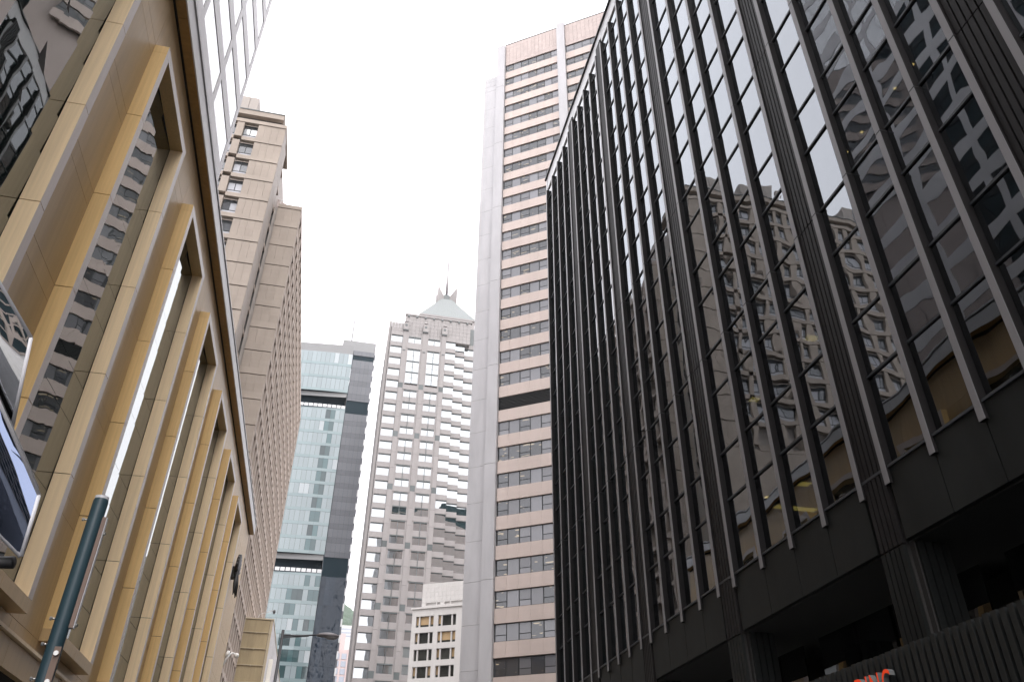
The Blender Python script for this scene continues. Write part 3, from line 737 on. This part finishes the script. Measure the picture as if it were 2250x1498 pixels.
for k in range(8): box('cap_bracket', t, 'granite_dark', 9.9+2.4*k, 10.4+2.4*k, YG+.16, YG+.4, 133.9, 134.42)
boxes('set_back_storey', t, 'granite', [(13.6, 29.6, YG+4, YG+20, 134.3, 137.6)])
box('set_back_cap', t, 'granite', 13.3, 29.9, YG+3.7, YG+20.3, 137.65, 138.2)
box('set_back_wall', t, 'granite_dark', 28.05, 29.7, YG+3, YG+19, 120, 134.2)
for k in range(6): box('small_opening', t, 'granite_dark', 14.6+2.3*k, 15.2+2.3*k, YG+3.9, YG+3.98, 136.0, 136.6)
px, py, pz0, pz1, ph = 21.7, YG+12, 138.25, 149.5, 8.2
rf = poly('pyramid_roof', t, 'roof_copper', [(px-ph,py-ph,pz0),(px+ph,py-ph,pz0),(px+ph,py+ph,pz0),(px-ph,py+ph,pz0),(px-1.6,py-1.6,pz1),(px+1.6,py-1.6,pz1),(px+1.6,py+1.6,pz1),(px-1.6,py+1.6,pz1)],
     [(0,1,5,4),(1,2,6,5),(2,3,7,6),(3,0,4,7),(4,5,6,7)])
for k in range(-13, 14):                                              # standing seams on the near slope
    x0 = px+k*.58; fr_ = abs(k*.58)
    tt = max(0.0, (fr_-1.6)/(ph-1.6)); top = 1-tt
    za, zb_ = pz0, pz0+(pz1-pz0)*top; ya, yb = py-ph, py-ph+(ph-1.6)*top
    poly('roof_seam', rf, 'roof_copper', [(x0-.04,ya-.06,za),(x0+.04,ya-.06,za),(x0+.04,yb-.06,zb_),(x0-.04,yb-.06,zb_),(x0-.04,ya+.1,za),(x0+.04,ya+.1,za),(x0+.04,yb+.1,zb_),(x0-.04,yb+.1,zb_)],
         [(0,1,2,3),(0,3,7,4),(1,5,6,2),(3,2,6,7)])
cw = boxes('crown', t, 'granite_dark', [(px-.9, px+.9, py-.9, py+.9, pz1, pz1+2.2)])
for sx in (-1, 1):
    for sy in (-1, 1):
        a, b = px+sx*.9, px+sx*3.0
        vs = [(a,py+sy*.9,pz1-.2),(b,py+sy*2.4,pz1-1.8),(b,py+sy*2.4,pz1+4.6),(a,py+sy*.9,pz1+1.8)]
        vs += [(p_[0],p_[1]+.3,p_[2]) for p_ in vs]
        poly('crown_fin', cw, 'granite', vs, [(0,1,2,3),(7,6,5,4),(0,4,5,1),(1,5,6,2),(2,6,7,3),(3,7,4,0)])
v, f = tube([(px,py,pz1+2.2),(px,py,pz1+7.5),(px,py,pz1+8.2),(px,py,167.5)], [.42,.42,.26,.20], 8); poly('mast', t, 'lamp_head', v, f, True)
for k in range(9): box('side_bay', t, 'granite', 5.0, 5.7, YG+.6+2.6*k, YG+1.9+2.6*k, 0, 131.8-.9*k)
boxes('side_wall', t, 'granite_dark', [(5.6, 5.88, YG+.6, YG+25, 0, 130)])

# ================================================================ blue glass tower
YB = 220.0
t = thing('blue_glass_tower', 'blue green glass tower with dark recessed floors and a slate side wall', 'building', (-15, 222, 0))
def yb_(x): return YB + 2.6*((min(0, x+4.4))/28.0)**2
PWD = 1.39
def arc_cells(x_from, n): return [(x_from-PWD*(k+1), x_from-PWD*k) for k in range(n)]
cells = arc_cells(-4.4, 21)
def skin(name, parent, m, x0, x1, z0, z1, off=0.0, d=.12):
    """one piece of the curved front"""
    a, b = yb_(x0)+off, yb_(x1)+off
    vs = [(x0,a,z0),(x1,b,z0),(x1,b+d,z0),(x0,a+d,z0),(x0,a,z1),(x1,b,z1),(x1,b+d,z1),(x0,a+d,z1)]
    return poly(name, parent, m, vs, [(0,3,2,1),(4,5,6,7),(0,1,5,4),(1,2,6,5),(2,3,7,6),(3,0,4,7)])
boxes('core', t, 'recess_blue', [(-36, -4.9, YB+3.2, YB+28, 0, 144)])
blocks = [(140.9, 3, 4.75, 14.4), (120.3, 11, 4.08, 14.4), (69.5, 16, 3.86, 14.4)]
npart = 0; rest_v, rest_s = [], []
for bi, (ztop, nf, fh, _) in enumerate(blocks):
    skin('parapet', t, 'blue_spandrel', -33.6, -4.4, ztop, ztop+.75, -.06) if bi else None
    for fl in range(nf):
        z1 = ztop-fh*fl; z0 = z1-fh; zs = z0+.95
        # band of spandrel glass, split in panels of three cells
        for k in range(0, 21, 3):
            a, b = cells[min(k+2, 20)][0], cells[k][1]
            if a > -27 or bi == 2: 
                if b > -24: skin('spandrel_panel', t, 'blue_spandrel', a+.01, b-.01, z0+.015, zs-.015, -.05)
        for k, (a, b) in enumerate(cells):
            if bi == 2: m_ = random.choice(['blue_clear','blue_clear','blue_clear','blue_vision','blue_vision','blind_white'])
            else: m_ = 'blind_white' if random.random() < .09 else 'blue_vision'
            if bi == 1 and k in (2, 3): m_ = 'blue_clear' if random.random() < .85 else 'blue_vision'
            visible = a > (-21 if bi == 0 else -19+.55*fl if bi == 1 else -13)
            if visible and npart < 290:
                box('pane', t, m_, a+.03, b-.03, yb_((a+b)/2), yb_((a+b)/2)+.06, zs, z1-.01); npart += 1
            else: rest_v.append((a+.03, b-.03, yb_((a+b)/2), yb_((a+b)/2)+.06, zs, z1-.01))
    zb = ztop-fh*nf
    if bi < 2:
        skin('soffit_panel', t, 'soffit_grey', -33.6, -4.6, zb-1.5, zb-.02, .25)
        for k in range(14): skin('rail_panel', t, 'steel_rail', cells[k][0]+.12, cells[k][1]-.12, blocks[bi+1][0]+.95, blocks[bi+1][0]+1.9, .3, .05)
    boxes('floor_core', t, 'recess_blue', [(-33, -4.6, YB+3.3, YB+5, max(zb, 0), ztop)])
boxes('hidden_panes', t, 'blue_vision', rest_v, True)
skin('roof_parapet', t, 'soffit_grey', -33.6, -4.5, 141.0, 144.4, .15)
# slate side wall with narrow panels, dark recesses at the same levels
boxes('slate_core', t, 'recess_blue', [(-4.4, 2.3, YB+.5, YB+22, 0, 142.8)])
def slate(z0, z1, step):
    z = z1; i = 0
    while z > z0+.2:
        tall = i % 2 == 0; h = step*.62 if tall else step*.38; zl = max(z0, z-h)
        for k in range(5): box('slate_panel', t, 'blue_core' if tall else 'blue_core_dark', -4.3+1.32*k+.015, -4.3+1.32*(k+1)-.015, YB+.3, YB+.42, zl+.015, z-.015)
        z = zl; i += 1
slate(124.3, 139.2, 4.75); slate(74.9, 119.8, 4.08)
for k in range(5): box('slate_panel', t, 'blue_core', -4.3+1.32*k+.015, -4.3+1.32*(k+1)-.015, YB+.3, YB+.42, 141.0, 142.7)
for k in range(5):
    for j in range(9): box('mirror_panel', t, 'core_low', -4.3+1.32*k+.01, -4.3+1.32*(k+1)-.01, YB+.3, YB+.42, 69.6-7.7*(j+1)+.01, 69.6-7.7*j-.01)
z = 142.0; k = 0
while z > 2:
    box('edge_panel', t, 'steel_rail' if k % 2 else 'blue_core', 2.3, 2.72, YB+.28, YB+1.2, z-2.0, z-.03); z -= 2.03; k += 1
box('roof_block', t, 'soffit_grey', -8.2, 2.5, YB+2.6, YB+12, 142.8, 147.9)
v, f = tube([(-5.6, YB+6, 147.9), (-5.6, YB+6, 158.5)], [.30, .22], 6); poly('roof_mast', t, 'soffit_grey', v, f)

# ================================================================ far things
t = thing('far_residential_tower', 'distant pink residential tower below the green hill', 'building', (10, 520, 0))
boxes('shaft', t, 'far_pink', [(3, 20, 520.6, 540, 0, 118.5)])
for x in (3.2, 7.4, 11.6, 15.8): box('pier', t, 'far_pink', x, x+1.0, 520, 520.5, 0, 118.5)
for k in range(26):
    box('window_band', t, 'far_glass', 4.3, 7.3, 520.3, 520.55, 3+4.4*k, 6.2+4.4*k); box('window_band', t, 'far_glass', 8.5, 11.5, 520.3, 520.55, 3+4.4*k, 6.2+4.4*k)
    box('window_band', t, 'far_glass', 12.7, 15.7, 520.3, 520.55, 3+4.4*k, 6.2+4.4*k)
box('roof_house', t, 'far_pink', 5, 9.6, 521, 530, 118.5, 128)
t = thing('slim_white_tower', 'slim white tower beside the grey granite tower in the distance', 'building', (19, 640, 0))
boxes('shaft', t, 'far_pink', [(16.2, 20, 640, 655, 0, 196)])
for k in range(40): box('window_band', t, 'far_glass', 17.2, 19, 639.8, 639.99, 4+4.6*k, 6.6+4.6*k)
for i, (x, y, z, w_, h) in enumerate(((18, 1060, 262, 22, 14), (14, 1015, 224, 14, 18), (30, 1010, 219, 16, 22))):
    t = thing('hillside_house', ['long white house highest on the green hill', 'white house lower left on the green hill', 'white block lower right on the green hill'][i], 'house', (x, y, z-30))
    boxes('wall', t, 'low_white', [(x-w_/2, x+w_/2, y, y+20, z-40, z+h/2)])
    for k in range(3): box('window_band', t, 'far_glass', x-w_/2+1, x+w_/2-1, y-.2, y-.02, z-h/2+4.2*k, z-h/2+2+4.2*k)

# banded tower behind the viewer, only in the mirrors
t = thing('banded_tower', 'banded dark and beige tower seen only as a reflection in the granite tower windows', 'building', (40, -46, 0))
boxes('core', t, 'teal_glass', [(22, 60, -70, -46, 0, 172)])
for k in range(43): box('floor_band', t, 'beige', 21.8, 60.2, -46.0, -45.7, 4*k, 4*k+.6)
for k in range(8): box('pier', t, 'beige', 22+5.3*k, 23+5.3*k, -45.98, -45.6, 0, 172)

t = thing('reflection_blocker', 'added unseen dark slab that darkens the double reflection in the upper right panes', 'building', (48, 60, 0))  # added out of sight to keep bright sky out of the double reflections
boxes('core', t, 'teal_glass', [(36.2, 62, 46, 76, 0, 125)])
for k in range(25): box('floor_band', t, 'dark_panel', 36, 36.2, 46, 76, 5*k, 5*k+1.4)
for k in range(9): box('pier', t, 'dark_panel', 35.9, 36.2, 46+3.7*k, 46.5+3.7*k, 0, 125)

# ================================================================ street furniture
lp = thing('street_lamp', 'grey street lamp with one long arm in front of the blue tower', 'street lamp', (-1.9, 35, 0))
v, f = tube([(-1.9,35,0),(-1.9,35,5),(-1.9,35,10.08)], [.085,.07,.06], 12); poly('post', lp, 'lamp_grey', v, f, True)
v, f = tube([(-1.9,35,9.86),(-1.2,35,9.9),(-.49,35,9.98)], [.035,.032,.03], 8); poly('arm', lp, 'lamp_grey', v, f, True)
v, f = tube([(-1.9,35,9.78),(-.85,35,9.90)], [.02,.02], 6); poly('brace', lp, 'lamp_grey', v, f)
def ellip(name, parent, m, c, r, zc0=-1, zc1=1, n=16):
    vs, fs = [], []; R = 8
    for j in range(R+1):
        ph = math.asin(zc0)+(math.asin(zc1)-math.asin(zc0))*j/R
        for k in range(n):
            a = 2*math.pi*k/n; vs.append((c[0]+r[0]*math.cos(ph)*math.cos(a), c[1]+r[1]*math.cos(ph)*math.sin(a), c[2]+r[2]*math.sin(ph)))
    for j in range(R):
        for k in range(n): fs.append((j*n+k, j*n+(k+1)%n, (j+1)*n+(k+1)%n, (j+1)*n+k))
    fs.append(tuple(range(n-1,-1,-1))); fs.append(tuple(R*n+k for k in range(n)))
    return poly(name, parent, m, vs, fs, True)
hd = ellip('lamp_head', lp, 'lamp_head', (-.08, 35, 9.96), (.46, .19, .13), -.25, 1)
ellip('lamp_bowl', hd, 'lamp_bowl', (.06, 35, 9.93), (.28, .15, .11), -1, .1)

pl = thing('sign_pole', 'blue grey painted steel pole with bolted clamps at the lower left', 'pole', (-1.225, 4.2, 0))
PXc, PYc = -1.232, 4.2
v, f = tube([(PXc,PYc,0),(PXc,PYc,1.6),(PXc,PYc,3.19),(PXc,PYc,3.205)], [.036,.036,.036,.031], 28); poly('post', pl, 'pole_blue', v, f, True)
v, f = tube([(PXc,PYc,3.200),(PXc,PYc,3.214)], [.033,.033], 24); poly('cap', pl, 'rim_white', v, f)
def bolt(x, z, d=-1):
    v, f = tube([(x,PYc-.01,z),(x+d*.018,PYc-.012,z)], [.005,.005], 8); o = poly('bolt', pl, 'steel', v, f, True)
    v, f = tube([(x+d*.016,PYc-.012,z),(x+d*.025,PYc-.013,z)], [.009,.008], 6); poly('bolt_head', o, 'steel', v, f)
for z in (3.085, 2.60, 2.485, 2.335): bolt(PXc-.032, z)
for z in (3.02, 2.575): bolt(PXc+.046, z, 1)
sp = thing('edge_on_sign_plate', 'narrow rusty brown sign plate seen edge on beside the pole', 'sign', (-1.19, 4.2, 2.5))
vs = [(-1.197,4.30,2.50),(-1.185,4.16,2.53),(-1.172,4.16,2.53),(-1.165,4.34,2.50)]; 
box('plate', sp, 'rusty_plate', PXc+.040, PXc+.058, 4.17, 4.20, 2.56, 3.10)
box('plate_edge', sp, 'rim_white', PXc+.0585, PXc+.0615, 4.175, 4.198, 2.56, 3.10)
sp2 = thing('lower_sign_plate', 'small bronze sign plate bolted low on the blue grey pole', 'sign', (-1.17, 4.15, 2.3))
box('plate', sp2, 'rusty_plate', PXc+.030, PXc+.058, 4.10, 4.11, 2.05, 2.46)
for z in (2.43, 2.31):
    v, f = tube([(PXc+.045,4.10,z),(PXc+.045,4.088,z)], [.011,.011], 8); poly('bolt', sp2, 'steel', v, f)

# twin mirrors at the left edge: unprojected outline on a tilted sheet, with real thickness
def at(px, py, dist):
    F_ = 1750.0; d = _f + (px-1125)/F_*_r - (py-749)/F_*_u
    return Vector((0,0,1.6)) + d.normalized()*dist
tm_ = thing('twin_mirror', 'pair of white rimmed warped mirrors on a black housing at the left edge', 'mirror', at(-60, 1250, 2.3))
def mirror_panel(corners, m, name):
    P = [Vector(c) for c in corners]; n = (P[1]-P[0]).cross(P[3]-P[0]).normalized(); cen = sum(P, Vector())/4
    if n.dot(Vector((0,0,1.6))-cen) < 0: n = -n
    N_ = 10; vs, fs = [], []
    for j in range(N_+1):
        for i in range(N_+1):
            u_, v_ = i/N_, j/N_
            p_ = (P[0]*(1-u_)+P[1]*u_)*(1-v_)+(P[3]*(1-u_)+P[2]*u_)*v_
            vs.append(tuple(p_+n*.028*(1-(2*u_-1)**2)*(1-(2*v_-1)**2)))
    for j in range(N_):
        for i in range(N_): a = j*(N_+1)+i; fs.append((a, a+1, a+N_+2, a+N_+1))
    o = poly(name, tm_, m, vs, fs, True)
    loop = P+[P[0]]
    for a, b in zip(loop[:-1], loop[1:]):
        v, f = tube([a-n*.004, b-n*.004], [.0055, .0055], 8); poly('rim', o, 'rim_white', v, f, True)
    q = [p_-n*.006 for p_ in P]+[cen+(p_-cen)*.9-n*.05 for p_ in P]
    poly('back_shell', o, 'housing', q, [(4,5,6,7),(0,1,5,4),(1,2,6,5),(2,3,7,6),(3,0,4,7)])
mirror_panel([at(-190, 300, 2.45), at(66, 742, 2.30), at(24, 940, 2.27), at(-230, 640, 2.42)], 'mirror', 'upper_mirror')
mirror_panel([at(-170, 500, 2.30), at(83, 1088, 2.18), at(44, 1222, 2.15), at(-230, 930, 2.28)], 'mirror_dim', 'lower_mirror')
v, f = tube([at(30,1235,2.17), at(-40,1235,2.2), at(-90,1400,2.2), at(-120,1900,2.2)], [.014,.03,.028,.028], 10); poly('bracket', tm_, 'housing', v, f, True)

# ================================================================ haze
hz = bpy.data.materials.new('haze_air'); hz.use_nodes = True; ht = hz.node_tree; ht.nodes.remove(ht.nodes["Principled BSDF"])
pv = ht.nodes.new("ShaderNodeVolumePrincipled"); pv.inputs["Density"].default_value = HAZE; pv.inputs["Color"].default_value = (.92, .95, 1.0, 1); pv.inputs["Anisotropy"].default_value = .3
ht.links.new(pv.outputs[0], ht.nodes["Material Output"].inputs["Volume"]); MATS['haze_air'] = hz
hb_ = link('haze', mesh(*box_data([(-700, 700, -120, 1600, -1.5, 400)]), 'haze_air'), None, (0,0,0)); hb_['kind'] = 'stuff'
